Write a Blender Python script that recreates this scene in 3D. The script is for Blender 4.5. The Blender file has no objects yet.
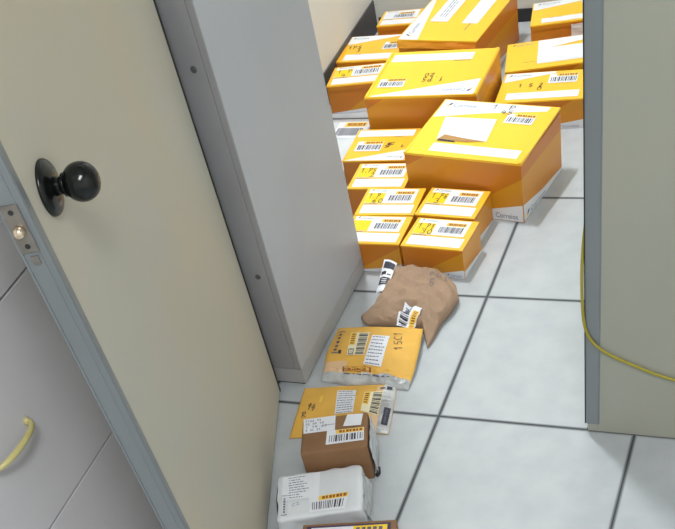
import bpy, bmesh, math, random
from mathutils import Vector, Matrix, noise
random.seed(7)
C = bpy.context.scene.collection
V = Vector

# ------------------------------------------------------------------ materials
def mat(name, col, rough=.5, spec=.5, metal=0, noise_amt=0, nscale=6, col2=None, bump=0, bscale=40, coat=0, trans=0, alpha=1):
    m = bpy.data.materials.new(name); m.use_nodes = True
    nt = m.node_tree; b = nt.nodes['Principled BSDF']
    b.inputs['Base Color'].default_value = (*col, 1); b.inputs['Roughness'].default_value = rough
    b.inputs['Specular IOR Level'].default_value = spec; b.inputs['Metallic'].default_value = metal
    b.inputs['Coat Weight'].default_value = coat; b.inputs['Coat Roughness'].default_value = .15
    b.inputs['Transmission Weight'].default_value = trans; b.inputs['Alpha'].default_value = alpha
    tc = nt.nodes.new('ShaderNodeTexCoord')
    if noise_amt:
        n = nt.nodes.new('ShaderNodeTexNoise'); n.inputs['Scale'].default_value = nscale; n.inputs['Detail'].default_value = 5
        r = nt.nodes.new('ShaderNodeValToRGB'); r.color_ramp.elements[0].position = .38; r.color_ramp.elements[1].position = .66
        c2 = col2 or tuple(c*(1-noise_amt) for c in col)
        r.color_ramp.elements[0].color = (*col, 1); r.color_ramp.elements[1].color = (*c2, 1)
        nt.links.new(tc.outputs['Object'], n.inputs['Vector']); nt.links.new(n.outputs['Fac'], r.inputs['Fac'])
        nt.links.new(r.outputs['Color'], b.inputs['Base Color'])
    if bump:
        n2 = nt.nodes.new('ShaderNodeTexNoise'); n2.inputs['Scale'].default_value = bscale; n2.inputs['Detail'].default_value = 4
        bp = nt.nodes.new('ShaderNodeBump'); bp.inputs['Strength'].default_value = bump; bp.inputs['Distance'].default_value = .004
        nt.links.new(tc.outputs['Object'], n2.inputs['Vector']); nt.links.new(n2.outputs['Fac'], bp.inputs['Height'])
        nt.links.new(bp.outputs['Normal'], b.inputs['Normal'])
    return m

def swoosh(name, orange, yellow, scale, off):
    """printed carton: flowing yellow bands on orange"""
    m = bpy.data.materials.new(name); m.use_nodes = True
    nt = m.node_tree; b = nt.nodes['Principled BSDF']
    b.inputs['Roughness'].default_value = .34; b.inputs['Specular IOR Level'].default_value = .5
    tc = nt.nodes.new('ShaderNodeTexCoord'); mp = nt.nodes.new('ShaderNodeMapping')
    mp.inputs['Location'].default_value = off; mp.inputs['Rotation'].default_value = (0, .5, .35)
    w = nt.nodes.new('ShaderNodeTexWave'); w.wave_type = 'BANDS'; w.bands_direction = 'Z'; w.wave_profile = 'SAW'
    w.inputs['Scale'].default_value = scale; w.inputs['Distortion'].default_value = 1.6; w.inputs['Detail'].default_value = 0
    w.inputs['Detail Scale'].default_value = .6
    r = nt.nodes.new('ShaderNodeValToRGB'); r.color_ramp.elements[0].color = (*orange, 1); r.color_ramp.elements[1].color = (*yellow, 1)
    r.color_ramp.elements[0].position = .25
    nt.links.new(tc.outputs['Object'], mp.inputs['Vector']); nt.links.new(mp.outputs['Vector'], w.inputs['Vector'])
    nt.links.new(w.outputs['Fac'], r.inputs['Fac']); nt.links.new(r.outputs['Color'], b.inputs['Base Color'])
    return m

M = {}
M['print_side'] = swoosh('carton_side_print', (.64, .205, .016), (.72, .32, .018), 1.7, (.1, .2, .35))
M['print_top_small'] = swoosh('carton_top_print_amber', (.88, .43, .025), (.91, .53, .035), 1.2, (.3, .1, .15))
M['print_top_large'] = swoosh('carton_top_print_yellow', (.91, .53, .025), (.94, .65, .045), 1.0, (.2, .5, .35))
M['white'] = mat('printed_white', (.80, .81, .84), .4)
M['paper'] = mat('label_paper', (.78, .80, .86), .55, noise_amt=.04, nscale=30)
M['yellow'] = mat('printed_yellow', (.93, .62, .01), .4)
M['cream'] = mat('label_cream', (.85, .78, .55), .5)
M['gold'] = mat('label_gold', (.86, .58, .08), .5)
M['ink'] = mat('ink', (.03, .03, .05), .6)
M['ink_soft'] = mat('ink_faded', (.11, .11, .16), .6)
M['red_ink'] = mat('label_red_ink', (.30, .08, .02), .6)
M['blue'] = mat('logo_blue', (.02, .06, .20), .5)
M['blue_text'] = mat('logo_text_blue', (.22, .28, .42), .5)
M['raw'] = mat('raw_cardboard', (.42, .23, .08), .8)
M['edge'] = mat('carton_cut_edge', (.70, .24, .02), .7)
M['floor_grout'] = None
M['steel'] = mat('aluminium', (.25, .275, .29), .38, metal=.35, noise_amt=.08, nscale=3)
M['door'] = mat('door_laminate', (.51, .50, .43), .5, .4, noise_amt=1, nscale=2.1, col2=(.55, .495, .38), bump=.08, bscale=3)
M['panel'] = mat('partition_laminate', (.375, .375, .32), .5, .4, noise_amt=1, nscale=2.4, col2=(.35, .36, .305), bump=.05, bscale=3)
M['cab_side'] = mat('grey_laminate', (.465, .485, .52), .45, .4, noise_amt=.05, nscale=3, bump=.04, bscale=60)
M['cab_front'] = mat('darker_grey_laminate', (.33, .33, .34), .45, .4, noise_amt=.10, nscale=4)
M['plinth'] = mat('plinth_grey', (.42, .42, .42), .5, noise_amt=.08, nscale=6)
M['filegrey'] = mat('file_cabinet_grey', (.61, .60, .625), .45, .4, noise_amt=.05, nscale=5)
M['dark'] = mat('dark_gap', (.02, .02, .022), .8)
M['handle'] = mat('yellowed_plastic', (.58, .52, .22), .35, .5, noise_amt=.12, nscale=20)
M['black'] = mat('black_knob_plastic', (.004, .005, .005), .16, .4)
M['plate'] = mat('worn_steel', (.33, .30, .27), .35, metal=.75, noise_amt=.25, nscale=60)
M['brass'] = mat('polished_bolt', (.80, .66, .50), .22, metal=.9)
M['wall'] = mat('wall_paint', (.88, .87, .83), .7, .3, noise_amt=.04, nscale=2)
M['backwall'] = mat('back_wall_paint', (.66, .66, .60), .7, .3, noise_amt=.04, nscale=2)
M['base'] = mat('baseboard_grey', (.11, .11, .115), .6, noise_amt=.15, nscale=8)
M['base_dark'] = mat('baseboard_black', (.02, .022, .026), .5)
M['ceil'] = mat('ceiling_paint', (.8, .8, .78), .8)
M['cord'] = mat('yellow_cord', (.36, .31, .03), .5)
M['kraft'] = mat('kraft_paper', (.36, .245, .165), .8, .2, noise_amt=.14, nscale=7, bump=.35, bscale=25)
M['kraft_box'] = mat('brown_cardboard', (.26, .14, .068), .65, .3, noise_amt=.14, nscale=14, bump=.1, bscale=30)
M['envelope'] = mat('yellow_envelope', (.80, .46, .09), .6, .3, noise_amt=.10, nscale=12)
M['pale'] = mat('pale_printed_area', (.76, .52, .30), .6)
M['silver'] = mat('silver_plastic', (.60, .62, .62), .28, .6, noise_amt=.5, nscale=16, bump=1, bscale=30)
M['plastic'] = mat('white_poly_wrap', (.72, .76, .80), .25, .6, noise_amt=.07, nscale=14, bump=.5, bscale=26, coat=.3)
M['clear_wrap'] = mat('translucent_wrap', (.62, .65, .67), .25, .6, noise_amt=.3, nscale=14, bump=1, bscale=28)
M['tape'] = mat('crumpled_tape', (.82, .66, .56), .2, .6, noise_amt=.45, nscale=45, col2=(.85, .80, .80), bump=.8, bscale=50)
M['purple'] = mat('dark_purple_print', (.045, .03, .09), .5)
M['lamp_tube'] = mat('lamp_tube', (1, 1, 1), .5)
_b = M['lamp_tube'].node_tree.nodes['Principled BSDF']; _b.inputs['Emission Color'].default_value = (1, .98, .95, 1); _b.inputs['Emission Strength'].default_value = 6
M['lamp_body'] = mat('lamp_body', (.8, .8, .8), .4)

def floor_material():
    m = bpy.data.materials.new('ceramic_floor_tiles'); m.use_nodes = True
    nt = m.node_tree; b = nt.nodes['Principled BSDF']; L = nt.links
    tc = nt.nodes.new('ShaderNodeTexCoord'); sp = nt.nodes.new('ShaderNodeSeparateXYZ'); L.new(tc.outputs['Object'], sp.inputs[0])
    def mth(op, a, bb=None):
        n = nt.nodes.new('ShaderNodeMath'); n.operation = op
        for i, s in enumerate((a, bb)):
            if s is None: continue
            if isinstance(s, (int, float)): n.inputs[i].default_value = s
            else: L.new(s, n.inputs[i])
        return n.outputs[0]
    ds = []
    for ax in ('X', 'Y'):
        q = mth('DIVIDE', sp.outputs[ax], .45)
        ds.append(mth('MULTIPLY', mth('ABSOLUTE', mth('SUBTRACT', q, mth('ROUND', q))), .45))
    d = mth('MINIMUM', ds[0], ds[1])
    rmp = nt.nodes.new('ShaderNodeValToRGB'); rmp.color_ramp.elements[0].position = .0037; rmp.color_ramp.elements[1].position = .0042
    L.new(d, rmp.inputs['Fac'])
    n = nt.nodes.new('ShaderNodeTexNoise'); n.inputs['Scale'].default_value = 14; n.inputs['Detail'].default_value = 6
    L.new(tc.outputs['Object'], n.inputs['Vector'])
    r2 = nt.nodes.new('ShaderNodeValToRGB'); r2.color_ramp.elements[0].position = .35; r2.color_ramp.elements[1].position = .7
    r2.color_ramp.elements[0].color = (.47, .50, .518, 1); r2.color_ramp.elements[1].color = (.42, .45, .475, 1)
    L.new(n.outputs['Fac'], r2.inputs['Fac'])
    mx = nt.nodes.new('ShaderNodeMix'); mx.data_type = 'RGBA'
    L.new(rmp.outputs['Color'], mx.inputs[0]); mx.inputs[6].default_value = (.012, .018, .024, 1); L.new(r2.outputs['Color'], mx.inputs[7])
    L.new(mx.outputs[2], b.inputs['Base Color'])
    rr = nt.nodes.new('ShaderNodeMapRange'); rr.inputs[3].default_value = .8; rr.inputs[4].default_value = .24
    L.new(rmp.outputs['Color'], rr.inputs[0]); L.new(rr.outputs[0], b.inputs['Roughness'])
    b.inputs['Specular IOR Level'].default_value = .5
    n3 = nt.nodes.new('ShaderNodeTexNoise'); n3.inputs['Scale'].default_value = 9; L.new(tc.outputs['Object'], n3.inputs['Vector'])
    add = mth('ADD', mth('MULTIPLY', n3.outputs['Fac'], .15), rmp.outputs['Color'])
    bp = nt.nodes.new('ShaderNodeBump'); bp.inputs['Strength'].default_value = .25; bp.inputs['Distance'].default_value = .002
    L.new(add, bp.inputs['Height']); L.new(bp.outputs['Normal'], b.inputs['Normal'])
    return m
M['floor'] = floor_material()

# ------------------------------------------------------------------ mesh builder
class MB:
    def __init__(s): s.v = []; s.f = []; s.m = []; s.mats = []; s.sm = []
    def mi(s, m):
        if m not in s.mats: s.mats.append(m)
        return s.mats.index(m)
    def face(s, pts, m, smooth=False):
        k = len(s.v); s.v += [tuple(p) for p in pts]; s.f.append(tuple(range(k, k+len(pts)))); s.m.append(s.mi(m)); s.sm.append(smooth)
    def box(s, a, b, m, skip=()):
        x0, y0, z0 = a; x1, y1, z1 = b; k = len(s.v)
        s.v += [(x0,y0,z0),(x1,y0,z0),(x1,y1,z0),(x0,y1,z0),(x0,y0,z1),(x1,y0,z1),(x1,y1,z1),(x0,y1,z1)]
        for n, q in dict(bottom=(0,3,2,1), top=(4,5,6,7), front=(0,1,5,4), right=(1,2,6,5), back=(2,3,7,6), left=(3,0,4,7)).items():
            if n in skip: continue
            s.f.append(tuple(k+i for i in q)); s.m.append(s.mi(m)); s.sm.append(False)
    def bbox(s, a, b, m, r=.002):
        """box with bevelled edges"""
        bm = bmesh.new(); bmesh.ops.create_cube(bm, size=1)
        for v in bm.verts:
            for i in range(3): v.co[i] = a[i] if v.co[i] < 0 else b[i]
        bmesh.ops.bevel(bm, geom=bm.edges[:], offset=r, segments=2, affect='EDGES', profile=.5)
        s.add(bm, m, False)
    def add(s, bm, m, smooth=True):
        k = len(s.v); bm.verts.index_update(); s.v += [tuple(v.co) for v in bm.verts]
        for f in bm.faces: s.f.append(tuple(k+v.index for v in f.verts)); s.m.append(s.mi(m)); s.sm.append(smooth)
        bm.free()
    def grid(s, P, nu, nv, m, smooth=True, flip=False):
        k = len(s.v)
        for j in range(nv+1):
            for i in range(nu+1): s.v.append(tuple(P(i/nu, j/nv)))
        for j in range(nv):
            for i in range(nu):
                q = (k+j*(nu+1)+i, k+j*(nu+1)+i+1, k+(j+1)*(nu+1)+i+1, k+(j+1)*(nu+1)+i)
                s.f.append(q[::-1] if flip else q); s.m.append(s.mi(m)); s.sm.append(smooth)
    def tube(s, pts, r, m, n=10, caps=True):
        k = len(s.v); pts = [V(p) for p in pts]; up = None
        for i, p in enumerate(pts):
            t = (pts[min(i+1, len(pts)-1)]-pts[max(i-1, 0)]).normalized()
            if up is None: up = V((0,0,1)) if abs(t.z) < .9 else V((1,0,0))
            a = t.cross(up).normalized(); up = a.cross(t).normalized()
            rr = r[i] if isinstance(r, (list, tuple)) else r
            for j in range(n):
                w = 2*math.pi*j/n; s.v.append(tuple(p+a*math.cos(w)*rr+up*math.sin(w)*rr))
        for i in range(len(pts)-1):
            for j in range(n):
                s.f.append((k+i*n+j, k+i*n+(j+1)%n, k+(i+1)*n+(j+1)%n, k+(i+1)*n+j)); s.m.append(s.mi(m)); s.sm.append(True)
        if caps:
            s.f.append(tuple(k+j for j in range(n))[::-1]); s.m.append(s.mi(m)); s.sm.append(False)
            e = k+(len(pts)-1)*n; s.f.append(tuple(e+j for j in range(n))); s.m.append(s.mi(m)); s.sm.append(False)
    def lathe(s, prof, m, o, ax, n=36):
        """profile of (distance along ax, radius)"""
        ax = V(ax).normalized(); a = ax.orthogonal().normalized(); b = ax.cross(a); k = len(s.v); o = V(o)
        for (h, r) in prof:
            for j in range(n):
                w = 2*math.pi*j/n; s.v.append(tuple(o+ax*h+(a*math.cos(w)+b*math.sin(w))*r))
        for i in range(len(prof)-1):
            for j in range(n):
                s.f.append((k+i*n+j, k+i*n+(j+1)%n, k+(i+1)*n+(j+1)%n, k+(i+1)*n+j)); s.m.append(s.mi(m)); s.sm.append(True)
        s.f.append(tuple(k+(len(prof)-1)*n+j for j in range(n))); s.m.append(s.mi(m)); s.sm.append(True)
        s.f.append(tuple(k+j for j in range(n))[::-1]); s.m.append(s.mi(m)); s.sm.append(True)
    def build(s, name, parent=None, loc=(0,0,0), rotz=0):
        me = bpy.data.meshes.new(name); me.from_pydata(s.v, [], s.f)
        for m in s.mats: me.materials.append(m)
        me.polygons.foreach_set('material_index', s.m); me.polygons.foreach_set('use_smooth', s.sm); me.update()
        o = bpy.data.objects.new(name, me); C.objects.link(o); o.parent = parent
        o.location = loc; o.rotation_euler = (0, 0, rotz); return o

def tag(o, label, cat, group=None, kind=None):
    o['label'] = label; o['category'] = cat
    if group: o['group'] = group
    if kind: o['kind'] = kind
    return o
def empty(name, loc, rz, label, cat, group=None, kind=None):
    o = bpy.data.objects.new(name, None); C.objects.link(o); o.empty_display_size = .05
    o.location = loc; o.rotation_euler = (0, 0, rz); return tag(o, label, cat, group, kind)

# ------------------------------------------------------------------ painting printed things onto surfaces
class Face:
    """flat surface: metres s,t along ax, ay; l lifts off the surface"""
    def __init__(s, o, ax, ay, W, H): s.o = V(o); s.ax = V(ax); s.ay = V(ay); s.n = s.ax.cross(s.ay); s.W = W; s.H = H; s.flat = True
    def P(s, a, b, l=0): return s.o+s.ax*a+s.ay*b+s.n*l
    def U(s, u, v): return (u*s.W, v*s.H)
def poly(mb, F, pts, m, l=.0004):
    mb.face([F.P(a, b, l) for a, b in pts], m)
def upoly(mb, F, pts, m, l=.0004): poly(mb, F, [F.U(*p) for p in pts], m, l)
def quad(mb, F, q, m, l=.0004, n=1):
    """q: four corners, anticlockwise; subdivided on curved surfaces"""
    if getattr(F, 'flat', False): return poly(mb, F, q, m, l)
    (a, b, c, d) = q
    L1 = math.dist(a, b); L2 = math.dist(a, d); nu = max(1, int(L1/.004)); nv = max(1, int(L2/.004))
    def P(u, v):
        x = (1-u)*(1-v)*a[0]+u*(1-v)*b[0]+u*v*c[0]+(1-u)*v*d[0]; y = (1-u)*(1-v)*a[1]+u*(1-v)*b[1]+u*v*c[1]+(1-u)*v*d[1]
        return F.P(x, y, l)
    mb.grid(P, nu, nv, m, True)
def sub(q, u0, v0, u1, v1):
    (a, b, c, d) = q
    def B(u, v): return ((1-u)*(1-v)*a[0]+u*(1-v)*b[0]+u*v*c[0]+(1-u)*v*d[0], (1-u)*(1-v)*a[1]+u*(1-v)*b[1]+u*v*c[1]+(1-u)*v*d[1])
    return [B(u0, v0), B(u1, v0), B(u1, v1), B(u0, v1)]
def rect(u0, v0, u1, v1): return [(u0, v0), (u1, v0), (u1, v1), (u0, v1)]
def uq(F, q): return [F.U(*p) for p in q]
def barcode(mb, F, q, l=.0010, n=26, m=None):
    rnd = random.Random(int(abs(q[0][0]*1e4))+3); x = 0
    while x < .985:
        w = rnd.choice((.02, .03, .055)); 
        quad(mb, F, sub(q, x, 0, min(1, x+w), 1), m or M['ink'], l); x += w+rnd.choice((.025, .035, .05))
def stripes(mb, F, q, n, m, l=.0010, seed=1, jit=.3):
    """n ragged lines of small print"""
    rnd = random.Random(seed)
    for i in range(n):
        v = 1-(i+.75)/n; u = .06+rnd.random()*jit*.1
        while u < .9*(1-rnd.random()*jit):
            w = .04+rnd.random()*.12; quad(mb, F, sub(q, u, v, min(u+w, .97), v+.28/n), m, l); u += w+.03
_tc = {}
def text_geo(t):
    if t not in _tc:
        cu = bpy.data.curves.new('t', 'FONT'); cu.body = t; cu.size = 1; cu.resolution_u = 3
        o = bpy.data.objects.new('t', cu); C.objects.link(o)
        dg = bpy.context.evaluated_depsgraph_get(); me = bpy.data.meshes.new_from_object(o.evaluated_get(dg))
        vs = [v.co.copy() for v in me.vertices]; fs = [tuple(p.vertices) for p in me.polygons]
        bpy.data.objects.remove(o); bpy.data.curves.remove(cu); bpy.data.meshes.remove(me)
        x0 = min(v.x for v in vs); x1 = max(v.x for v in vs); y0 = min(v.y for v in vs); y1 = max(v.y for v in vs)
        _tc[t] = ([((v.x-x0)/(x1-x0), (v.y-y0)/(y1-y0)) for v in vs], fs)
    return _tc[t]
def text(mb, F, t, q, m, l=.0010, slant=.0):
    vs, fs = text_geo(t); (a, b, c, d) = q; k = len(mb.v)
    for (u, v) in vs:
        u += slant*v
        x = (1-u)*(1-v)*a[0]+u*(1-v)*b[0]+u*v*c[0]+(1-u)*v*d[0]; y = (1-u)*(1-v)*a[1]+u*(1-v)*b[1]+u*v*c[1]+(1-u)*v*d[1]
        mb.v.append(tuple(F.P(x, y, l)))
    for f in fs: mb.f.append(tuple(k+i for i in f)); mb.m.append(mb.mi(m)); mb.sm.append(False)
G = {'1': [[(.2,.7),(.55,1),(.5,0)]], '0': [[(.5,1),(.1,.6),(.2,.05),(.7,0),(.9,.5),(.5,1)]], 'P': [[(.2,0),(.25,1)],[(.0,.9),(.7,1),(.85,.7),(.6,.5),(.2,.45)]],
     '4': [[(.4,1),(.1,.4),(.9,.45)],[(.75,.8),(.65,0)]], '5': [[(.9,1),(.3,.95),(.2,.55),(.7,.55),(.85,.2),(.5,0),(.1,.1)]], '6': [[(.7,1),(.2,.5),(.2,.1),(.6,0),(.8,.3),(.5,.5),(.2,.3)]],
     '3': [[(.1,.95),(.7,1),(.75,.7),(.4,.55),(.8,.4),(.7,.05),(.1,.0)]], '2': [[(.1,.8),(.5,1),(.8,.75),(.1,0),(.9,.05)]], 'C': [[(.9,.85),(.5,1),(.1,.6),(.2,.1),(.8,.05)]],
     'R': [[(.2,0),(.25,1)],[(.0,.9),(.7,1),(.8,.7),(.25,.5),(.9,0)]], '9': [[(.8,.7),(.4,.5),(.15,.75),(.5,1),(.8,.8),(.6,0)]], '.': [[(.4,.05),(.55,.0)]], ' ': []}
def scrawl(mb, F, t, q, m=None, w=.0021, l=.0012):
    """felt pen handwriting inside quad q"""
    m = m or M['ink']; n = len(t)
    for i, ch in enumerate(t):
        for st in G[ch]:
            pts = []
            for (x, y) in st: p = sub(q, (i+.1+.8*x)/n, y, 0, 0)[0]; pts.append(V((p[0], p[1])))
            for a, b in zip(pts, pts[1:]):
                d = b-a
                if d.length < 1e-6: continue
                d.normalize(); k = V((-d.y, d.x))*w/2; a2 = a-d*w*.4; b2 = b+d*w*.4
                quad(mb, F, [tuple(a2-k), tuple(b2-k), tuple(b2+k), tuple(a2+k)], m, l)
def logo(mb, F, q, m=None, mark=True, l=.0009):
    if mark:
        upq = sub(q, 0, 0, .18, 1)
        poly_ = [sub(upq, u, v, 0, 0)[0] for u, v in ((0,.15),(.45,.15),(.7,.55),(.25,.55))]
        quad(mb, F, poly_, M['yellow'], l)
        quad(mb, F, [sub(upq, u, v, 0, 0)[0] for u, v in ((.3,.5),(.75,.5),(1.05,1),(.6,1))], M['blue'], l+.0001)
    text(mb, F, 'Correios', sub(q, .24, .1, 1, .95), m or M['blue_text'], l)

def sticker(F, q, parent, name='shipping_label', strip=True, seed=1, txt=True, angle=0):
    """white barcode label with a gold strip; q anticlockwise with the strip along its top side"""
    mb = MB(); quad(mb, F, q, M['paper'], .0011)
    if strip:
        quad(mb, F, sub(q, .25, .70, .99, .98), M['gold'], .0015)
        for i in range(7): quad(mb, F, sub(q, .34+i*.09, .75, .34+i*.09+(.055 if i % 2 else .07), .93), M['red_ink'], .0018)
    barcode(mb, F, sub(q, .08, .14, .96, .62), .0016)
    return mb.build(name, parent)

# ------------------------------------------------------------------ postal cartons
def carton(x, y, th, w, d, h, label, top='small', rot=0, hand=None, group='small yellow postal cartons', lift=0., st=(.42,.46,.86,.88),
           front_logo=True, side_logo=False, ridge=False, grouped=True, lidmat=None, wedge=None, strip=None, yel=True, front_wedge=True):
    c, s = math.cos(th), math.sin(th); cx = x+c*w/2-s*d/2; cy = y+s*w/2+c*d/2
    root = empty('postal_carton', (cx, cy, 0), th, label, 'box', group)
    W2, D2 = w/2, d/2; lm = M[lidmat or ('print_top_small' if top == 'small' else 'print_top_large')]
    tk = .004 if w < .3 else .006
    # body: folded board, hollow edge visible under the lid
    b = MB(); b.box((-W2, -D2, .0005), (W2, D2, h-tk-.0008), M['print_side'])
    b.box((-W2+.003, -D2+.003, h-tk-.002), (W2-.003, D2-.003, h-tk+.0002), M['edge'], skip=('bottom',))
    FF = Face((-W2, -D2, 0), (1,0,0), (0,0,1), w, h); FR = Face((W2, -D2, 0), (0,1,0), (0,0,1), d, h); FL = Face((-W2, D2, 0), (0,-1,0), (0,0,1), d, h)
    if front_wedge:
        upoly(b, FF, [(.01,.01),(.995,.01),(.995,.30),(.6,.13),(.01,.04)], M['white'])
        logo(b, FF, uq(FF, rect(.70,.04,.95,.14)), M['ink_soft'] if w > .3 else None, mark=w < .3)
    if side_logo:
        upoly(b, FR, [(.01,.01),(.99,.01),(.99,.06),(.5,.14),(.01,.30)], M['white'])
        logo(b, FR, uq(FR, [(.05,.04),(.55,.02),(.55,.09),(.05,.14)]), M['blue_text'])
    else:
        upoly(b, FR, [(.01,.01),(.99,.01),(.99,.05),(.01,.24)], M['white'])
    b.build('carton_body', root)
    # lid: board slab, its back edge may stand up a little
    l = MB(); e = .0012
    v = [(-W2-e,-D2-e,h-tk), (W2+e,-D2-e,h-tk), (W2+e,D2,h-tk+lift), (-W2-e,D2,h-tk+lift)]
    t = [(a, bb, cc+tk) for a, bb, cc in v]
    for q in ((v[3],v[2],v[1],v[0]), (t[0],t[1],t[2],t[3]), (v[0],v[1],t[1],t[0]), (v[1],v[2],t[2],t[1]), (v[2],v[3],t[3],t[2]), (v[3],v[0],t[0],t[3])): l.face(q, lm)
    # tuck-in flap of the lid, seen as a strip just below the front edge
    l.box((-W2+.006, -D2-.0018, h-tk-.012), (W2-.006, -D2-.0004, h-tk), M['print_side'])
    if lift:
        l.box((W2-.004, D2-.004, h-tk-.004), (W2-.001, D2-.001, h-tk+lift), M['edge'])
        l.box((-W2+.001, D2-.004, h-tk-.004), (-W2+.004, D2-.001, h-tk+lift), M['edge'])
    base = V((0,0,h)); sl = V((0, d, lift)).normalized()
    if rot == 0: F = Face((-W2,-D2,h), (1,0,0), sl, w, d)
    elif rot == 2: F = Face((W2,D2,h+lift), (-1,0,0), -sl, w, d)
    elif rot == 1: F = Face((W2,-D2,h), (0,1,0), (-1,0,0), d, w)
    if ridge:  # fold ridges at the right edge of large lids
        for a in (-W2+.001, W2-.008): l.box((a, -D2, h-.001), (a+.007, D2-.001, h+.0025), lm)
    if top == 'small':
        upoly(l, F, rect(.05,.43,.90,.965), M['white'])
        if yel: upoly(l, F, rect(.055,.44,.36,.82), M['yellow'], .0007)
        upoly(l, F, rect(.06,.06,.94,.37), M['white'])
        upoly(l, F, rect(.06,.392,.30,.412), M['ink_soft'])
        logo(l, F, uq(F, rect(.08,.86,.36,.95)))
        if hand:
            scrawl(l, F, hand[0], uq(F, rect(.08,.62,.36,.80)))
            scrawl(l, F, hand[1], uq(F, rect(.17,.45,.38,.60)))
    else:
        upoly(l, F, wedge or [(.01,.66),(.95,.975),(.95,.99),(.01,.99)], M['white'])
        upoly(l, F, rect(*(strip or (.20,.07,.95,.23))), M['white'])
        upoly(l, F, rect(.20,.245,.36,.255), M['ink_soft'])
        logo(l, F, uq(F, [(.05,.85),(.32,.87),(.32,.94),(.05,.93)]))
        if hand:
            (u0, v0, u1, v1) = hand[2]
            scrawl(l, F, hand[0], uq(F, rect(u0, (v0+v1)/2, u1, v1)), w=.0022); scrawl(l, F, hand[1], uq(F, rect(u0+(u1-u0)*.5, v0, u1, (v0+v1)/2-.01)), w=.0022)
    l.build('lid', root)
    if st:
        q = uq(F, rect(*st))
        if rot in (1, 2): q = q[2:]+q[:2] if rot == 2 else q
        sticker(F, q, root, seed=int(x*1000) & 255)
    return root, F

Gs = 'small yellow postal cartons'; Gl = 'large yellow postal cartons'; Gm = 'medium yellow postal cartons'
r, F1 = carton(-.325, .84, -.178, .351, .268, .174, 'large yellow postal carton with a blank white sheet and torn patch on its lid',
       'large', 0, ('1 P', '45', (.44,.80,.66,.96)), Gl, lift=.009, st=(.63,.65,.87,.82), side_logo=True, ridge=True,
       wedge=[(.01,.66),(.42,.79),(.92,.91),(.93,.985),(.01,.985)], strip=(.19,.07,.94,.21))
mb = MB(); poly(mb, F1, uq(F1, [(.19,.27),(.61,.30),(.565,.70),(.12,.67)]), M['paper'], .0012)
mb.build('blank_paper_sheet', r)['label'] = 'blank white sheet glued on the lid'
mb = MB(); poly(mb, F1, uq(F1, [(.195,.268),(.23,.36),(.40,.325),(.60,.30),(.45,.262)]), M['raw'], .0018)
poly(mb, F1, uq(F1, [(.20,.255),(.21,.275),(.36,.262),(.35,.245)]), M['ink'], .0020)
mb.build('torn_patch', r)['label'] = 'torn strip of bare brown board'
carton(-.549, 1.149, -.002, .349, .273, .172, 'large yellow postal carton right behind the one with the torn patch, barcode at front left',
       'large', 2, ('1.P5', '20', (.36,.52,.56,.70)), Gl, st=(.70,.62,.94,.80), ridge=True, front_wedge=False)
carton(-.569, 1.537, -.148, .278, .335, .160, 'large yellow postal carton set endways, front edge crushed, cut by the top of the photo',
       'large', 1, None, Gl, st=None, wedge=[(.0,.74),(.9,.96),(.98,.99),(.0,.99)], strip=(.34,.16,.95,.36), front_wedge=False)
r3 = bpy.data.objects['postal_carton.002']
W2, D2, h = .139, .1675, .160
F3 = Face((W2,-D2,h), (0,1,0), (-1,0,0), .335, .278)
mb = MB(); poly(mb, F3, uq(F3, rect(.36,.55,.95,.78)), M['paper'], .0011); stripes(mb, F3, uq(F3, rect(.42,.62,.92,.72)), 3, M['ink_soft'], .0014, 5)
mb.build('address_label', r3)
mb = MB()   # crumpled front flap
mb.grid(lambda u, v: V((-W2+u*2*W2, -D2-.003-.007*v+.0025*noise.noise(V((u*5, v*2, 2))), h-.003-.020*v+.003*noise.noise(V((u*4, v*2, 7))))), 40, 5, M['print_side'])
mb.build('crumpled_front_flap', r3)
# small cartons
small = [
 (-.498,.796,.020,.172,.129,.09,('1.P5',' 2'),'small yellow postal carton furthest back of the five small front cartons'),
 (-.430,.668,.015,.172,.128,.09,('1.P ','60'),'small yellow postal carton, middle one in the column of three beside the grey cabinet'),
 (-.430,.538,-.010,.172,.126,.09,None,'small yellow postal carton, front one in the column of three, half hidden by the cabinet'),
 (-.254,.675,-.100,.172,.128,.09,('1 P6','3 '),'small yellow postal carton touching the front of the large carton with the torn patch'),
 (-.251,.536,-.091,.174,.127,.088,('1.P1','30'),'small yellow postal carton at the front right, its front just behind the brown paper bag'),
]
for (x, y, th, w, d, h, hand, lab) in small:
    carton(x, y, th, w, d, h, lab, 'small', 0, hand, Gs)
carton(-.565, .940, .016, .197, .174, .09, 'medium amber postal carton directly behind the small cartons, left of the torn patch carton',
       'large', 2, ('1 5', '3', (.1,.45,.45,.6)), Gm, st=(.48,.40,.90,.71), lidmat='print_top_small', strip=(.06,.04,.97,.24), wedge=[(.03,.66),(.97,.985),(.97,.99),(.03,.99)])
carton(-.778, 1.380, .110, .195, .124, .094, 'small amber postal carton by the left wall, behind the flat white parcel', 'small', 0, ('1 P', '4 '), Gs, st=(.38,.46,.86,.90))
carton(-.806, 1.550, .010, .214, .176, .09, 'medium amber postal carton against the left baseboard, left of the crushed endways carton',
       'large', 0, ('1P5', ' 3', (.05,.36,.3,.6)), Gm, st=(.66,.42,.95,.70), lidmat='print_top_small', strip=(.09,.05,.93,.27))
carton(-.742, 1.800, .043, .150, .110, .088, 'small amber postal carton deep in the back left corner', 'small', 0, None, Gs, st=(.28,.45,.80,.82), yel=False)
carton(-.176, 1.252, .058, .262, .172, .090, 'medium yellow postal carton on the right, front one of three beside the partition edge',
       'large', 0, ('1 5 2', ' 0', (.20,.36,.50,.60)), Gm, st=(.54,.57,.87,.89), strip=(.10,.08,.93,.30), wedge=[(.02,.68),(.60,.93),(.60,.985),(.02,.985)])
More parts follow.
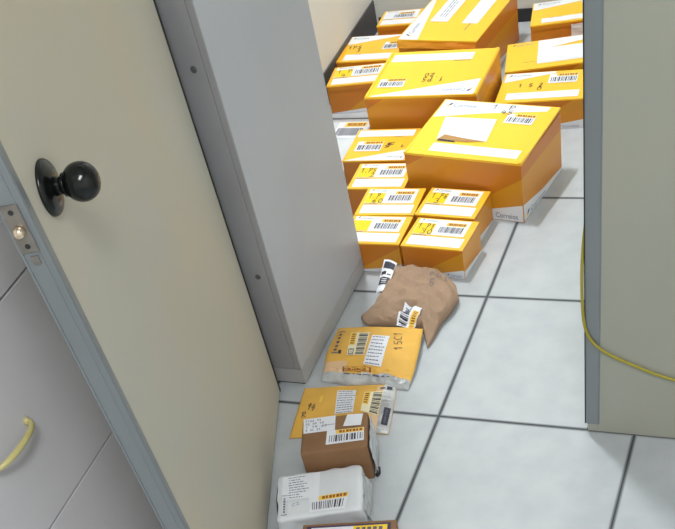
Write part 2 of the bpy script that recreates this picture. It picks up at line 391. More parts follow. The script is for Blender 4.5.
r, F = carton(-.191, 1.437, .190, .255, .180, .090, 'medium yellow and white carton lying aslant on the right, middle of three by the partition',
       'large', 0, None, Gm, st=None, strip=(.38,.15,.99,.60), wedge=[(.38,.64),(.99,.84),(.99,.99),(.38,.99)])
mb = MB(); poly(mb, F, uq(F, rect(.385,.18,.98,.68)), M['paper'], .0012)
mb.build('address_label', r)
r, F = carton(-.180, 1.735, .165, .280, .160, .090, 'yellow postal carton at the top right with clear tape wrinkled over its front',
       'large', 0, None, Gm, st=(.57,.70,.96,.96), strip=(.12,.06,.97,.26), front_wedge=False)
mb = MB()
mb.grid(lambda u, v: V((-.010+u*.140+.002*noise.noise(V((v*9, 1, u*3))), -.080-.006-.004*abs(noise.noise(V((u*8, v*8, 3)))), .012+v*.070)), 24, 18, M['tape'])
mb.build('packing_tape', r)['label'] = 'wrinkled pinkish clear tape'

# ------------------------------------------------------------------ soft mailers
def coons(S, N, E_, W_):
    """patch from four poly-lines: S and N run west to east, W_ and E_ run south to north (x, y, z)"""
    def ev(pl, t):
        pl = [V(p) for p in pl]; Ls = [0]
        for a, b in zip(pl, pl[1:]): Ls.append(Ls[-1]+(b-a).length)
        x = t*Ls[-1]
        for i in range(len(pl)-1):
            if x <= Ls[i+1]+1e-9:
                k = (x-Ls[i])/(Ls[i+1]-Ls[i]); return pl[i].lerp(pl[i+1], k)
        return pl[-1]
    def P(u, v):
        a = ev(S, u)*(1-v)+ev(N, u)*v+ev(W_, v)*(1-u)+ev(E_, v)*u
        b = V(S[0])*(1-u)*(1-v)+V(S[-1])*u*(1-v)+V(N[0])*(1-u)*v+V(N[-1])*u*v
        return a-b
    return P
class Soft:
    """pillow surface over a Coons patch; coordinates are world x, y"""
    def __init__(s, base, H, nz): s.b = base; s.H = H; s.nz = nz
    def T(s, u, v):
        p = s.b(u, v); e = (1-abs(2*u-1)**3.2)*(1-abs(2*v-1)**3.2); e = max(e, 0)**.55
        return V((p.x, p.y, max(.0035, p.z+s.H*e+s.nz(u, v)*min(1, e*1.6+.15))))
    def B(s, u, v): p = s.b(u, v); t = s.T(u, v); return V((p.x, p.y, max(.001, min(t.z-.0015, (p.z-.004)*(1 if min(u,v,1-u,1-v) < .02 else .5)))))
    def P(s, x, y, l=0):
        u = v = .5
        for _ in range(25):
            p = s.b(u, v); e = 1e-4; px = (s.b(u+e, v)-p)/e if u < .99 else (p-s.b(u-e, v))/e; py = (s.b(u, v+e)-p)/e if v < .99 else (p-s.b(u, v-e))/e
            det = px.x*py.y-px.y*py.x
            if abs(det) < 1e-9: break
            dx, dy = x-p.x, y-p.y; du = (dx*py.y-dy*py.x)/det; dv = (px.x*dy-px.y*dx)/det
            u = min(1, max(0, u+du)); v = min(1, max(0, v+dv))
            if abs(du)+abs(dv) < 1e-5: break
        q = s.T(u, v); return V((x, y, q.z+l))
    def mesh(s, name, matf, parent, n=64):
        mb = MB(); mb.grid(s.T, n, n, M['ink'], True); nf = len(mb.f)
        mb.mats = []; mb.m = []
        for j in range(n):
            for i in range(n): mb.m.append(mb.mi(matf((i+.5)/n, (j+.5)/n)))
        mb.grid(s.B, n, n, matf(.5, .02), True, flip=True)
        k = (n+1)**2
        def rim(seq, fl):
            for a, b in zip(seq, seq[1:]):
                q = (a, b, b+k, a+k); mb.f.append(q[::-1] if fl else q); mb.m.append(mb.mi(matf(.5, .0))); mb.sm.append(False)
        rim([i for i in range(n+1)], True); rim([n*(n+1)+i for i in range(n+1)], False)
        rim([j*(n+1) for j in range(n+1)], False); rim([j*(n+1)+n for j in range(n+1)], True)
        return mb.build(name, parent)
def ridged(x, y, s, seed): return 1-2*abs(noise.noise(V((x*s, y*s, seed))))

# brown paper bag
root = empty('paper_bag_parcel', (0,0,0), 0, 'crumpled brown kraft paper bag with a black and white tape strip on its left', 'parcel')
bag = coons([(-.280,.304,.010),(-.20,.306,.012),(-.135,.304,.010),(-.113,.262,.006),(-.099,.234,.006)],
            [(-.261,.493,.052),(-.225,.501,.045),(-.17,.503,.038),(-.115,.480,.032),(-.084,.457,.028)],
            [(-.099,.234,.006),(-.092,.267,.010),(-.087,.325,.014),(-.073,.363,.018),(-.066,.415,.020),(-.084,.457,.028)],
            [(-.280,.304,.010),(-.300,.314,.010),(-.311,.330,.010),(-.288,.354,.018),(-.273,.414,.028),(-.261,.493,.052)])
_rc = random.Random(5); CR = [(_rc.random(), _rc.random(), _rc.random()*math.pi, _rc.uniform(.05,.10), _rc.uniform(-.011,.011), _rc.uniform(.12,.4)) for _ in range(17)]
def bagn(u, v):
    k = 0
    for (a, b, t, w, A, ln) in CR:
        dx, dy = u-a, v-b; dd = abs(dx*math.sin(t)-dy*math.cos(t)); al = abs(dx*math.cos(t)+dy*math.sin(t))
        k += A*max(0, 1-dd/w)*max(0, 1-al/ln)
    return k+.009*ridged(u, v*1.3, 3.2, 4.1)+.0025*ridged(u+.3*v, v, 5.5, 9.3)+.0015*ridged(u, v, 16, 2.2)-.004
S1 = Soft(bag, .024, bagn)
S1.mesh('kraft_bag', lambda u, v: M['kraft'], root, 90)
mb = MB()
lq = [(-.202,.300), (-.152,.292), (-.139,.340), (-.193,.362)]   # label runs along the bag; text side right
quad(mb, S1, lq, M['paper'], .0042)
quad(mb, S1, sub(lq, .62, .02, .97, .78), M['gold'], .0048)
for i, wd in enumerate((.03,.05,.02,.06,.03,.02,.05,.03,.05,.02,.04,.03,.03)):
    y0 = .05+i*.068; quad(mb, S1, sub(lq, .10, y0, .52, y0+wd), M['ink'], .0052)
for i in range(9): quad(mb, S1, sub(lq, .70, .06+i*.078, .90, .10+i*.078), M['red_ink'], .0054)
mb.build('shipping_label', root)
mb = MB(); scrawl(mb, S1, 'CP1', [(-.152,.452),(-.100,.446),(-.102,.466),(-.160,.474)], M['ink_soft'], .0016, .0020)
scrawl(mb, S1, '5', [(-.146,.418),(-.128,.418),(-.130,.440),(-.150,.440)], M['ink_soft'], .0016, .0020)
mb.build('pen_marking', root)
# tape strip on the left edge: a folded plastic hem with printed black blocks
def hemP(u, v, l=0):
    a = V((-.2905,.407,.031)).lerp(V((-.264,.412,.036)), u); b = V((-.297,.514,.060)).lerp(V((-.255,.496,.062)), u)
    p = a.lerp(b, v); p.z += .004*math.sin(u*math.pi)+.0015*noise.noise(V((u*4, v*9, 1)))+l; return p
class Hem: 
    def P(s, a, b, l=0): return hemP(a, b, l)
mb = MB(); mb.grid(lambda u, v: hemP(u, v), 8, 30, M['white']); mb.grid(lambda u, v: hemP(u, v, -.003), 8, 30, M['white'], flip=True)
for (a, b, c, d) in ((.12,.72,.98,.93), (.08,.52,.50,.62), (.05,.20,.95,.44), (.60,.52,.9,.56)):
    mb.grid(lambda u, v: hemP(a+(c-a)*u, b+(d-b)*v, .0012), 5, 6, M['ink'])
for k in range(3): mb.grid(lambda u, v: hemP(.25+.5*u, .26+k*.05+.018*v, .0020), 3, 2, M['white'])
mb.build('printed_tape_strip', root)['label'] = 'black and white printed tape strip'

# padded yellow envelope in silver plastic
root = empty('padded_envelope', (0,0,0), 0, 'puffy yellow padded envelope with crumpled silver plastic front edge, touching the brown paper bag', 'envelope')
env = coons([(-.338,.094,.004),(-.25,.088,.004),(-.17,.098,.004),(-.150,.090,.004),(-.104,.088,.004)],
            [(-.354,.279,.020),(-.25,.290,.022),(-.126,.297,.020)],
            [(-.104,.088,.004),(-.104,.145,.014),(-.112,.22,.020),(-.126,.297,.020)],
            [(-.338,.094,.004),(-.356,.190,.014),(-.354,.279,.020)])
S2 = Soft(env, .018, lambda u, v: .0018*ridged(u*.6, v, 6, 3.3)+.0010*noise.noise(V((u*9, v*9, 5)))+(.004*ridged(u*1.4, v*3, 8, 7.7) if v < .20 else 0)-.001)
def m2(u, v):
    lim = .115+.025*noise.noise(V((u*7, 0, 3)))
    if v < lim: return M['silver']
    if (v < .30 and u < .28): return M['pale']
    return M['envelope']
S2.mesh('envelope_body', m2, root, 80)
mb = MB(); q = [(-.289,.166),(-.242,.168),(-.252,.250),(-.303,.247)]
quad(mb, S2, q, M['cream'], .0014); quad(mb, S2, sub(q, .02, .42, .34, .98), M['gold'], .0018)
for i in range(5): quad(mb, S2, sub(q, .08, .47+i*.10, .28, .52+i*.10), M['red_ink'], .0021)
for i in range(15): quad(mb, S2, sub(q, .48, .04+i*.063, .95, .04+i*.063+(.022 if i % 3 else .045)), M['ink'], .0021)
c0 = sub(q, .06, .02, .36, .26); quad(mb, S2, c0, M['ink_soft'], .0018); quad(mb, S2, sub(c0, .15, .15, .85, .85), M['cream'], .0021); scrawl(mb, S2, '5', sub(c0, .2, .2, .8, .8), M['ink'], .001, .0024)
mb.build('shipping_label', root)
mb = MB(); q = [(-.235,.139),(-.186,.136),(-.195,.240),(-.242,.240)]; quad(mb, S2, q, M['paper'], .0014)
stripes(mb, S2, q, 9, M['ink_soft'], .0019, 8); mb.build('address_paper', root)
mb = MB()
q = [(-.170,.258),(-.149,.192),(-.168,.188),(-.190,.256)]
scrawl(mb, S2, '15C1', [q[1], q[0], q[3], q[2]][::-1][:4] if False else [(-.168,.190),(-.190,.258),(-.170,.262),(-.148,.194)][::-1], M['ink'], .0018, .0016)
mb.build('pen_marking', root); mb = MB()
def frame(mb, F, q, m, t=.06, l=.0012):
    quad(mb, F, sub(q, 0, 0, 1, t), m, l); quad(mb, F, sub(q, 0, 1-t, 1, 1), m, l); tt = t*.5
    quad(mb, F, sub(q, 0, t, tt, 1-t), m, l); quad(mb, F, sub(q, 1-tt, t, 1, 1-t), m, l)
frame(mb, S2, [(-.284,.115),(-.208,.118),(-.211,.131),(-.286,.129)], M['red_ink'], .12); stripes(mb, S2, [(-.284,.115),(-.208,.118),(-.211,.131),(-.286,.129)], 1, M['red_ink'], .0014, 3)
mb.build('stamp', root); mb = MB()
frame(mb, S2, [(-.336,.174),(-.317,.174),(-.323,.256),(-.342,.256)], M['ink_soft'], .04)
for i in range(5): quad(mb, S2, sub([(-.336,.174),(-.317,.174),(-.323,.256),(-.342,.256)], .25, .1+i*.17, .7, .2+i*.17), M['ink_soft'], .0013)
mb.build('printed_stamp', root); mb = MB()
quad(mb, S2, [(-.315,.172),(-.307,.172),(-.309,.184),(-.317,.184)], M['ink'], .0015)
mb.build('ink_spot', root); mb = MB()
stripes(mb, S2, [(-.290,.104),(-.13,.108),(-.13,.118),(-.290,.113)], 1, M['ink_soft'], .0016, 12)
mb.build('printed_text', root)

# flat yellow envelope
root = empty('flat_envelope', (0,0,0), 0, 'thin flat yellow envelope with white address paper, partly under the brown box', 'envelope')
fe = coons([(-.340,-.120,.003),(-.25,-.100,.003),(-.145,-.075,.003),(-.099,-.074,.003)],
           [(-.365,.053,.005),(-.26,.074,.006),(-.158,.090,.006),(-.130,.089,.004)],
           [(-.099,-.074,.003),(-.112,.0,.005),(-.130,.089,.004)],
           [(-.340,-.120,.003),(-.352,-.04,.005),(-.365,.053,.005)])
S3 = Soft(fe, .008, lambda u, v: .0009*noise.noise(V((u*5, v*5, 2)))+(.002*ridged(u*2, v*3, 6, 1.7) if u > .86 else 0))
def m3(u, v):
    if u > .875: return M['silver']
    if u > .80 and v < .95: return M['pale']
    return M['envelope']
S3.mesh('envelope_body', m3, root, 70)
mb = MB(); q = [(-.249,-.036),(-.205,-.023),(-.223,.054),(-.271,.047)]; quad(mb, S3, q, M['paper'], .0012); stripes(mb, S3, q, 10, M['ink_soft'], .0016, 18, .1); mb.build('address_paper', root)
mb = MB(); q = [(-.188,-.016),(-.141,-.025),(-.153,.058),(-.200,.050)]
quad(mb, S3, q, M['cream'], .0012); quad(mb, S3, sub(q, .02, .36, .34, .98), M['gold'], .0016)
for i in range(5): quad(mb, S3, sub(q, .08, .42+i*.11, .28, .48+i*.11), M['red_ink'], .0019)
for i in range(15): quad(mb, S3, sub(q, .50, .04+i*.063, .97, .04+i*.063+(.022 if i % 3 else .045)), M['ink'], .0019)
mb.build('shipping_label', root)
mb = MB(); scrawl(mb, S3, 'R', [(-.334,-.056),(-.318,-.052),(-.322,-.034),(-.338,-.038)], M['ink'], .0018, .0014)
scrawl(mb, S3, '94', [(-.330,-.026),(-.306,-.032),(-.306,-.008),(-.330,-.004)], M['ink'], .0018, .0014)
quad(mb, S3, [(-.304,.000),(-.297,.001),(-.300,.024),(-.308,.022)], M['gold'], .0013)
mb.build('pen_marking', root)
mb = MB(); quad(mb, S3, [(-.1245,-.052),(-.109,-.052),(-.117,.005),(-.133,.003)], M['ink'], .0018)
for i in range(6): quad(mb, S3, sub([(-.1245,-.052),(-.109,-.052),(-.117,.005),(-.133,.003)], .35, .1+i*.14, .6, .2+i*.14), M['ink_soft'], .0022)
mb.build('black_barcode_block', root); mb = MB()
quad(mb, S3, [(-.148,.068),(-.134,.068),(-.137,.079),(-.150,.079)], M['ink'], .0018)
quad(mb, S3, [(-.165,.066),(-.152,.068),(-.153,.072),(-.166,.070)], M['ink'], .0018)
mb.build('tape_mark', root)

for nm, shift in (('paper_bag_parcel', (.002,-.003)), ('padded_envelope', (.004,-.012)), ('flat_envelope', (-.002,-.004))):
    r = bpy.data.objects[nm]; cs = [c for c in r.children]
    vs_ = [v.co for v in cs[0].data.vertices]; cx = sum(v.x for v in vs_)/len(vs_); cy = sum(v.y for v in vs_)/len(vs_)
    for c in cs:
        for v in c.data.vertices: v.co.x -= cx; v.co.y -= cy
    r.location = (cx+shift[0], cy+shift[1], 0)

# ------------------------------------------------------------------ parcels at the front
def soft_box(mb, w, d, h, r, m, amp, seed, n=22, bottom_flare=0.0, top_flat=True):
    """rounded, slightly crumpled box centred on its base"""
    def shape(p):
        q = V((max(-w/2+r, min(w/2-r, p.x)), max(-d/2+r, min(d/2-r, p.y)), max(r, min(h-r, p.z))))
        dd = p-q
        if dd.length > 1e-9: dd.normalize()
        o = q+dd*r
        k = amp*(ridged(p.x+p.y*.4, p.z+p.y, 22, seed)*.6+.5*noise.noise(p*45+V((seed, 0, 0))))
        if top_flat and p.z > h-.001: k *= .10
        o += dd*k
        f = bottom_flare*(1-p.z/h); o.x *= 1+f; o.y *= 1+f; o.z = max(o.z, .0008)
        return o
    P = lambda x, y, z: shape(V((x, y, z)))
    a, b = w/2, d/2
    mb.grid(lambda u, v: P(-a+2*a*u, -b+2*b*v, h), n, n, m); mb.grid(lambda u, v: P(-a+2*a*u, -b+2*b*v, 0), n, n, m, flip=True)
    mb.grid(lambda u, v: P(-a+2*a*u, -b, h*v), n, n, m); mb.grid(lambda u, v: P(-a+2*a*u, b, h*v), n, n, m, flip=True)
    mb.grid(lambda u, v: P(a, -b+2*b*u, h*v), n, n, m); mb.grid(lambda u, v: P(-a, -b+2*b*u, h*v), n, n, m, flip=True)

def place(x, y, th, w, d): c, s = math.cos(th), math.sin(th); return (x+c*w/2-s*d/2, y+s*w/2+c*d/2, 0)
# brown carton
w, d, h, th = .152, .113, .104, .31
root = empty('brown_parcel', place(-.233, -.265, th, w, d), th, 'brown cardboard box with barcode label, between the flat envelope and the white wrapped parcel', 'parcel')
mb = MB(); soft_box(mb, w, d, h, .005, M['kraft_box'], .0007, 3.3, 26); 
mb.build('carton_body', root)
F = Face((-w/2,-d/2,h), (1,0,0), (0,1,0), w, d)
mb = MB(); q = uq(F, [(.03,.56),(.51,.56),(.51,.985),(.015,.985)]); poly(mb, F, q, M['paper'], .0016)
for i in range(4):
    scrawl(mb, F, ('C162 93', '32 0P 45', '1 9R 60', '5 3C 21')[i], sub(q, .06, .76-.21*i, .55+.1*(i % 3), .88-.21*i), M['ink_soft'], .0010, .0019)
poly(mb, F, sub(q, .6, .40, .98, .43), M['ink_soft'], .0019)
mb.build('handwritten_label', root)
mb = MB(); q = uq(F, [(.63,.64),(.90,.61),(.93,.94),(.69,.965)]); poly(mb, F, q, M['paper'], .0016); mb.build('blank_white_sticker', root)
sticker(F, uq(F, [(.38,.17),(.95,.18),(.95,.55),(.39,.565)]), root, seed=9)
mb = MB()   # crumpled clear bag end hanging over the right side
mb.grid(lambda u, v: V((w/2+.004+.005*(1-v)+.003*noise.noise(V((u*6, v*6, 3))), -d/2+.006+u*(d-.008), .010+v*(h-.016))), 20, 20, M['clear_wrap'])
mb.build('plastic_wrap', root)['label'] = 'crumpled translucent plastic on the right side'
mb = MB(); mb.tube([V((w/2+.004, -d/2+.004, .006)), V((w/2+.009, -d/2+.010, .007)), V((w/2+.010, -d/2+.030, .005))], [.005, .005, .003], M['dark']); mb.build('bag_knot', root)
# white wrapped parcel
w, d, h, th = .191, .136, .060, .351
root = empty('white_wrapped_parcel', place(-.239, -.425, th, w, d), th, 'white plastic wrapped parcel with shipping labels, in front of the brown box', 'parcel')
mb = MB(); soft_box(mb, w, d, h, .009, M['plastic'], .0032, 6.1, 40, .03); mb.build('wrapped_body', root)
F = Face((-w/2,-d/2,h), (1,0,0), (0,1,0), w, d)
mb = MB(); q = uq(F, [(.06,.40),(.50,.38),(.51,.94),(.06,.93)]); poly(mb, F, q, M['paper'], .0018)
stripes(mb, F, sub(q, .12, .05, .8, .98), 9, M['ink_soft'], .0022, 31, .5); mb.build('address_paper', root)
sticker(F, uq(F, [(.39,.07),(.80,.05),(.85,.41),(.38,.40)]), root, seed=19)
mb = MB(); q = uq(F, rect(.055,.08,.125,.52)); frame(mb, F, q, M['ink_soft'], .03, .0018)
for i in range(6): poly(mb, F, sub(q, .35, .12+i*.13, .65, .20+i*.13), M['ink_soft'], .0018)
scrawl(mb, F, 'C2', uq(F, [(.18,.24),(.28,.28),(.27,.34),(.17,.30)]), M['blue_text'], .0010, .0018)
mb.build('printed_stamp', root)
mb = MB()
mb.grid(lambda u, v: V((w/2+.001+.013*(1-v)**1.5+.005*noise.noise(V((u*5, v*6, 8))), -d/2+.01+u*(d-.02), .004+v*(h-.014))), 24, 16, M['clear_wrap'])
mb.build('loose_plastic_end', root)
mb = MB(); mb.tube([V((-w/2-.003, d/2-.02, .045)), V((-w/2-.007, d/2-.045, .03)), V((-w/2-.006, -d/2+.04, .012)), V((-w/2-.002, -d/2+.015, .006)), V((-w/2+.012, -d/2-.006, .006))], [.002, .004, .004, .005, .004], M['dark']); mb.build('dark_tape_edge', root)
# brown framed carton at the bottom
w, d, h, th = .203, .13, .070, .245
root = empty('printed_brown_box', place(-.137, -.560, th, w, d), th, 'brown box with purple, cream and yellow top, cut by the bottom of the photo', 'box')
mb = MB(); mb.bbox((-w/2,-d/2,.0005), (w/2,d/2,h), M['kraft_box'], .002); mb.build('carton_body', root)
F = Face((-w/2,-d/2,h), (1,0,0), (0,1,0), w, d)
mb = MB(); upoly(mb, F, rect(.05,.08,.945,.945), M['purple'], .0006); mb.build('printed_panel', root)
mb = MB(); upoly(mb, F, rect(.10,.14,.55,.905), M['paper'], .0010); upoly(mb, F, rect(.55,.14,.91,.905), M['yellow'], .0010)
for i in range(5): upoly(mb, F, rect(.58+.06*i,.80,.62+.06*i,.87), M['ink_soft'], .0013)
mb.build('cream_and_yellow_label', root)
# flat white parcel behind
w, d, h = .178, .32, .046
root = empty('flat_white_parcel', (-.760+w/2, .935+d/2, 0), 0, 'flat white plastic parcel with small yellow label, half hidden by the grey cabinet', 'parcel')
mb = MB(); soft_box(mb, w, d, h, .010, M['plastic'], .0020, 2.2, 26); mb.build('wrapped_body', root)
F = Face((-w/2,-d/2,h), (1,0,0), (0,1,0), w, d)
sticker(F, uq(F, rect(.40,.66,.95,.95)), root, seed=3)

# ------------------------------------------------------------------ door
D0 = V((-.416, -.001, 0)); DX = V((.313, -.95, 0)).normalized(); TH = math.atan2(DX.y, DX.x)
T0, T1, TK = -.034, .804, .036
hinge = D0+DX*T0
door = empty('door_1', (hinge.x, hinge.y, 0), TH, 'cream flush door standing open with black round knob, aluminium edged', 'door', kind='structure')
L = T1-T0      # door local: x from hinge to free edge, +y towards the room seen by the camera
mb = MB(); mb.bbox((.006,-TK+.001,.012), (L-.010,-.0006,2.10), M['door'], .0015); mb.build('door_panel', door)
mb = MB()
mb.box((L-.011,-TK,.010), (L,0,2.102), M['steel']); mb.box((L-.013,0,.010), (L,.0012,2.102), M['steel']); mb.box((L-.016,-TK-.0012,.010), (L,-TK,2.102), M['steel'])
mb.box((L,-TK,.010), (L+.0016,-TK+.003,2.102), M['steel']); mb.box((L,-.004,.010), (L+.0016,0,2.102), M['steel'])
mb.box((L,-.0125,.010), (L+.0008,-.0105,2.102), M['steel'])
mb.build('aluminium_edge_profile', door)
mb = MB(); mb.box((0,-TK,.010), (.007,.0008,2.102), M['dark']); mb.build('hinge_gap_shade', door)  # shade of the gap beside the cabinet, painted as a near-black strip
zc = 1.006
pl = MB(); pl.bbox((L+.0006,-TK+.003,zc-.032), (L+.0028,-.0095,zc+.032), M['plate'], .0008); plate = pl.build('latch_plate', door)
yc = (-TK+.003-.0095)/2
sb = MB(); sb.lathe([(0,.0078),(.004,.0075),(.0085,.0062),(.0105,.003)], M['brass'], (L+.0028, yc, zc-.002), (1,0,0), 24); sb.build('latch_bolt', plate)
for zz in (zc+.023, zc-.023):
    sc = MB(); sc.lathe([(0,.0034),(.0008,.0034),(.0012,.0022)], M['dark'], (L+.0026, yc, zz), (1,0,0), 16); sc.build('screw', plate)
sc = MB(); sc.box((L+.0006, yc-.004, zc-.050), (L+.0016, yc+.006, zc-.038), M['plate']); sc.build('strike_mark', plate)
kx, kz = .7235-T0, 1.009
mb = MB(); mb.lathe([(0,.0350),(.003,.0345),(.006,.032),(.0085,.023),(.010,.0165)], M['black'], (kx,0,kz), (0,1,0), 48); rose = mb.build('knob_rosette', door)
mb = MB(); prof = [(.008,.0125),(.016,.0105),(.020,.0105),(.023,.0145)]
for i in range(1, 15):
    a = math.pi*i/15.; prof.append((.045-.0235*math.cos(a), max(.0145 if i == 1 else 0, .0240*math.sin(a)**.85)))
mb.lathe(prof, M['black'], (kx,0,kz), (0,1,0), 48); mb.build('knob', door)
# hidden side: matching knob
mb = MB(); mb.lathe([(0,.0315),(.004,.030),(.008,.016),(.025,.0105),(.030,.016),(.045,.0265),(.060,.026),(.070,.014)], M['black'], (kx,-TK,kz), (0,-1,0), 32); mb.build('knob', door)

# ------------------------------------------------------------------ tall grey cabinet
CX0, CX1, CY0, CY1 = -.80, -.3715, .067, .535
cab = empty('tall_cabinet', ((CX0+CX1)/2, (CY0+CY1)/2, 0), 0, 'tall grey laminate cabinet between the open door and the yellow cartons', 'cabinet')
ox, oy = (CX0+CX1)/2, (CY0+CY1)/2
a, b = CX1-ox, CY1-oy
mb = MB(); mb.box((-a,-b+.004,.05), (a-.0155,b,2.02), M['cab_front']); mb.build('cabinet_carcass', cab)
mb = MB(); mb.bbox((a-.015,-b+.001,.050), (a,b,2.02), M['cab_side'], .0008)
mb.build('side_panel', cab)
mb = MB(); mb.bbox((-a+.002,-b-.002,.052), (a-.0165,-b+.010,2.018), M['cab_front'], .001); mb.bbox((a-.0155,-b-.002,.052), (a-.0005,-b+.001,2.018), M['cab_front'], .0008); fr = mb.build('front_panel', cab)
for zz in (.322, .790):
    mb = MB(); mb.lathe([(0,.0068),(.0012,.0066),(.0018,.0042)], M['base'], (-.412-ox,-b-.002,zz), (0,-1,0), 20); mb.build('screw_cap', fr)
mb = MB(); mb.bbox((-a,-b+.000,.006), (a+.001,b,.049), M['plinth'], .001)
mb.box((-a+.01,-b+.004,.0005), (a-.004,b-.01,.006), M['dark']); mb.build('plinth', cab)

# ------------------------------------------------------------------ filing cabinet behind the door edge
FX, FY0, FY1 = -.450, -.985, -.510
fc = empty('filing_cabinet', (FX-.25, (FY0+FY1)/2, 0), 0, 'grey filing cabinet with flat drawer fronts and yellowed plastic pulls, left of the door edge', 'cabinet')
hx = .25; hy = (FY1-FY0)/2
mb = MB(); mb.box((-hx,-hy,.0005), (hx-.019,hy,1.15), M['filegrey']); mb.box((hx-.019,-hy+.004,.02), (hx-.012,hy-.004,1.148), M['dark']); mb.build('cabinet_body', fc)
for i, (z0, z1) in enumerate(((.036,.4008),(.4052,.7688),(.7732,1.148))):
    mb = MB(); mb.bbox((hx-.014,-hy,z0), (hx,hy,z1), M['filegrey'], .0008); dr = mb.build('drawer_front', fc)
    zc_ = (z0+z1)/2+.002; pts = []; rad = []
    for k in range(25):
        t = k/24; y = .058*math.cos(math.pi*t); x = hx-.001+.030*math.sin(math.pi*t)**.7
        pts.append(V((x, y-.012, zc_+.004*math.sin(math.pi*t)))); rad.append(.0045+.0012*math.sin(math.pi*t))
    mb = MB(); mb.tube(pts, rad, M['handle'], 12)
    for yy in (-.058, .058): mb.lathe([(0,.0075),(.004,.007),(.007,.005)], M['handle'], (hx-.0005, yy-.012, zc_), (1,0,0), 16)
    hd = mb.build('handle', dr); hd['label'] = 'curved yellowed plastic pull'

# ------------------------------------------------------------------ partition with the doorway
PX = .3425; PY0, PY1 = -.003, .032; RX1 = 1.9; LX = -.955; HC = 2.75
def struct(name, mb, label, cat, parent=None):
    o = mb.build(name, parent); tag(o, label, cat, kind='structure'); return o
wp = empty('wall_right', (PX, 0, 0), 0, 'beige laminate partition panel right of the doorway, with grey aluminium end', 'wall', kind='structure')
mb = MB(); mb.box((.030,PY0+.001,.020), (RX1-PX,PY1-.001,HC), M['panel']); mb.build('partition_panel', wp)
mb = MB(); mb.box((0,PY0-.0005,.024), (.0315,PY1+.0005,HC), M['steel']); mb.box((.0055,PY0-.0022,.024), (.0295,PY0-.0003,HC), M['steel'])
mb.box((0,PY0-.0012,.024), (.0022,PY0,HC), M['dark']); mb.build('aluminium_end_profile', wp)
mb = MB(); mb.box((.006,PY0+.0015,.0005), (RX1-PX,PY1-.0015,.021), M['panel']); mb.box((.004,PY0+.0035,.0002), (RX1-PX,PY1-.003,.004), M['dark']); mb.build('bottom_rail', wp)
mb = MB(); mb.box((LX,PY0,0), (-.52,PY1,HC), M['panel']); mb.box((-.52,PY0-.002,0), (-.500,PY1+.002,HC), M['steel'])
struct('wall_left', mb, 'beige partition left of the doorway, behind the open door', 'wall')
mb = MB(); mb.box((-.499,PY0,2.13), (PX-.0005,PY1,HC), M['panel']); mb.box((-.499,PY0-.002,2.11), (PX-.0005,PY1+.002,2.13), M['steel'])
struct('wall_header', mb, 'beige partition panel above the doorway', 'wall')
# closet shell and front room shell
mb = MB(); mb.box((-.855,PY1+.001,0), (-.813,1.975,HC), M['wall']); struct('wall_closet_left', mb, 'off white wall along the left side behind the cartons', 'wall')
mb = MB(); mb.box((-.8125,.55,.0005), (-.8085,1.970,.105), M['base']); struct('baseboard_left', mb, 'dark grey baseboard on the left wall behind the cartons', 'baseboard')
mb = MB(); mb.box((-.855,1.976,0), (1.40,2.02,HC), M['backwall']); struct('wall_back', mb, 'pale grey back wall at the top of the photo', 'wall')
mb = MB(); mb.box((-.800,1.970,.0005), (1.345,1.9755,.042), M['base_dark']); struct('baseboard_back', mb, 'black baseboard strip at the foot of the back wall', 'baseboard')
mb = MB(); mb.box((1.35,PY1+.001,0), (1.40,1.974,HC), M['wall']); struct('wall_closet_right', mb, 'off white wall on the right side of the closet', 'wall')
mb = MB(); mb.box((-1.0,-3.4,0), (LX,-.0035,HC), M['wall']); struct('wall_room_left', mb, 'off white side wall of the front room behind the filing cabinet', 'wall')
mb = MB(); mb.box((RX1+.0005,-3.4,0), (RX1+.05,.04,HC), M['wall']); struct('wall_room_right', mb, 'off white side wall on the right of the front room', 'wall')
mb = MB(); mb.box((-1.0,-3.45,0), (RX1+.05,-3.401,HC), M['wall']); struct('wall_front', mb, 'off white wall behind the camera', 'wall')
mb = MB(); mb.box((-1.0,-3.45,-.05), (RX1+.05,2.02,0), M['floor']); struct('floor', mb, 'glossy pale blue grey ceramic floor tiles with dark grout lines', 'floor')
mb = MB(); mb.box((-1.0,-3.45,HC), (RX1+.05,2.02,HC+.05), M['ceil']); struct('ceiling', mb, 'white ceiling', 'ceiling')

# ------------------------------------------------------------------ yellow cord round the partition end
pts = [(.352,.0375,.60),(.345,.0375,.545),(.3395,.030,.505),(.3385,.012,.47),(.3385,-.002,.43),(.3390,-.0075,.38),(.3405,-.009,.33),(.3440,-.0095,.295),(.3520,-.0095,.268),(.3650,-.0095,.248),(.385,-.0090,.230),(.415,-.0078,.212),(.450,-.0078,.196),(.485,-.0078,.181),(.525,-.0078,.169),(.60,-.0078,.155)]
def smooth(p, n=6):
    out = []
    for i in range(len(p)-1):
        a, b, c, d = [V(p[max(0, min(len(p)-1, i+k))]) for k in (-1, 0, 1, 2)]
        for k in range(n):
            t = k/n; out.append(.5*((2*b)+(c-a)*t+(2*a-5*b+4*c-d)*t*t+(-a+3*b-3*c+d)*t**3))
    return out+[V(p[-1])]
mb = MB(); mb.tube(smooth(pts), .0031, M['cord'], 10)
tag(mb.build('cord'), 'thin yellow cord wrapped round the edge of the beige partition', 'cord')

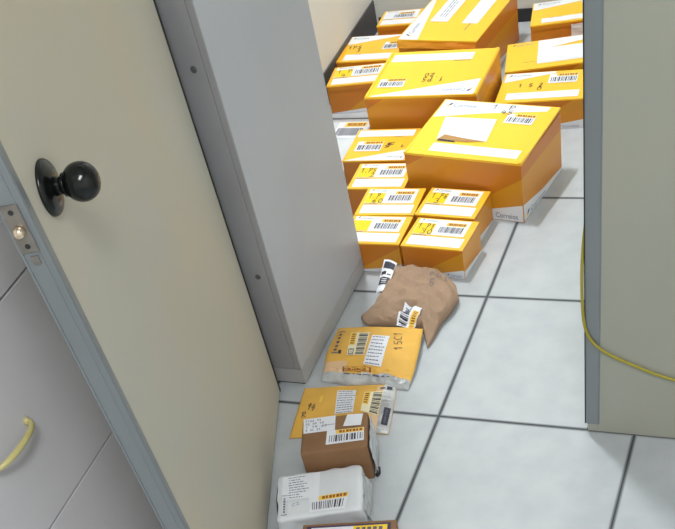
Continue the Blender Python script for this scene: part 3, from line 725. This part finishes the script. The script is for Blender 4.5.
# ------------------------------------------------------------------ lamps
def area(name, loc, size, power, col, rot=(0,0,0)):
    l = bpy.data.lights.new(name, 'AREA'); l.shape = 'RECTANGLE'; l.size, l.size_y = size; l.energy = power; l.color = col
    o = bpy.data.objects.new(name, l); C.objects.link(o); o.location = loc; o.rotation_euler = rot; return o
def lamp(x, y, lx, ly, label, power, col):
    r = empty('ceiling_lamp', (x, y, HC), 0, label, 'lamp')
    mb = MB(); mb.box((-lx/2-.03,-ly/2-.03,-.045), (lx/2+.03,ly/2+.03,-.0005), M['lamp_body']); mb.build('lamp_housing', r)
    mb = MB(); mb.tube([V((-lx/2 if lx > ly else 0, -ly/2 if ly >= lx else 0, -.058)), V((lx/2 if lx > ly else 0, ly/2 if ly >= lx else 0, -.058))], .013, M['lamp_tube'], 12); mb.build('tube', r)
    area('lamp_light', (x, y, HC-.075), (lx, ly), power, col)
lamp(-.60, 1.00, .10, .34, 'fluorescent ceiling lamp above the cartons in the closet', 52, (.93, .97, 1))
lamp(.8, -1.9, .5, 1.2, 'fluorescent ceiling lamp in the front room behind the camera', 50, (.96, .98, 1))
w = bpy.data.worlds.new('world'); bpy.context.scene.world = w; w.use_nodes = True
w.node_tree.nodes['Background'].inputs[0].default_value = (.8, .9, 1, 1); w.node_tree.nodes['Background'].inputs[1].default_value = .3

# ------------------------------------------------------------------ camera
cam = bpy.data.cameras.new('camera'); co = bpy.data.objects.new('camera', cam); C.objects.link(co)
f, yaw, pitch, roll = 975.523, .603, .890, -.325
cyw, syw = math.cos(yaw), math.sin(yaw); Rz = Matrix(((cyw,-syw,0),(syw,cyw,0),(0,0,1)))
r_ = V((1,0,0)); fw = V((0, math.cos(pitch), -math.sin(pitch))); up = V((0, math.sin(pitch), math.cos(pitch)))
r2 = Rz@(r_*math.cos(roll)+up*math.sin(roll)); u2 = Rz@(up*math.cos(roll)-r_*math.sin(roll)); f2 = Rz@fw
mm = Matrix((r2, u2, -f2)).transposed().to_4x4(); mm.translation = V((.670, -1.617, 1.586)); co.matrix_world = mm
cam.sensor_fit = 'HORIZONTAL'; cam.sensor_width = 36; cam.lens = 36*f/675; cam.shift_y = (598.224-264.5)/675
cam.clip_start = .02
bpy.context.scene.camera = co
vs = bpy.context.scene.view_settings; vs.view_transform = 'Standard'; vs.look = 'None'; vs.gamma = 1; vs.use_curve_mapping = False; vs.exposure = -0.06
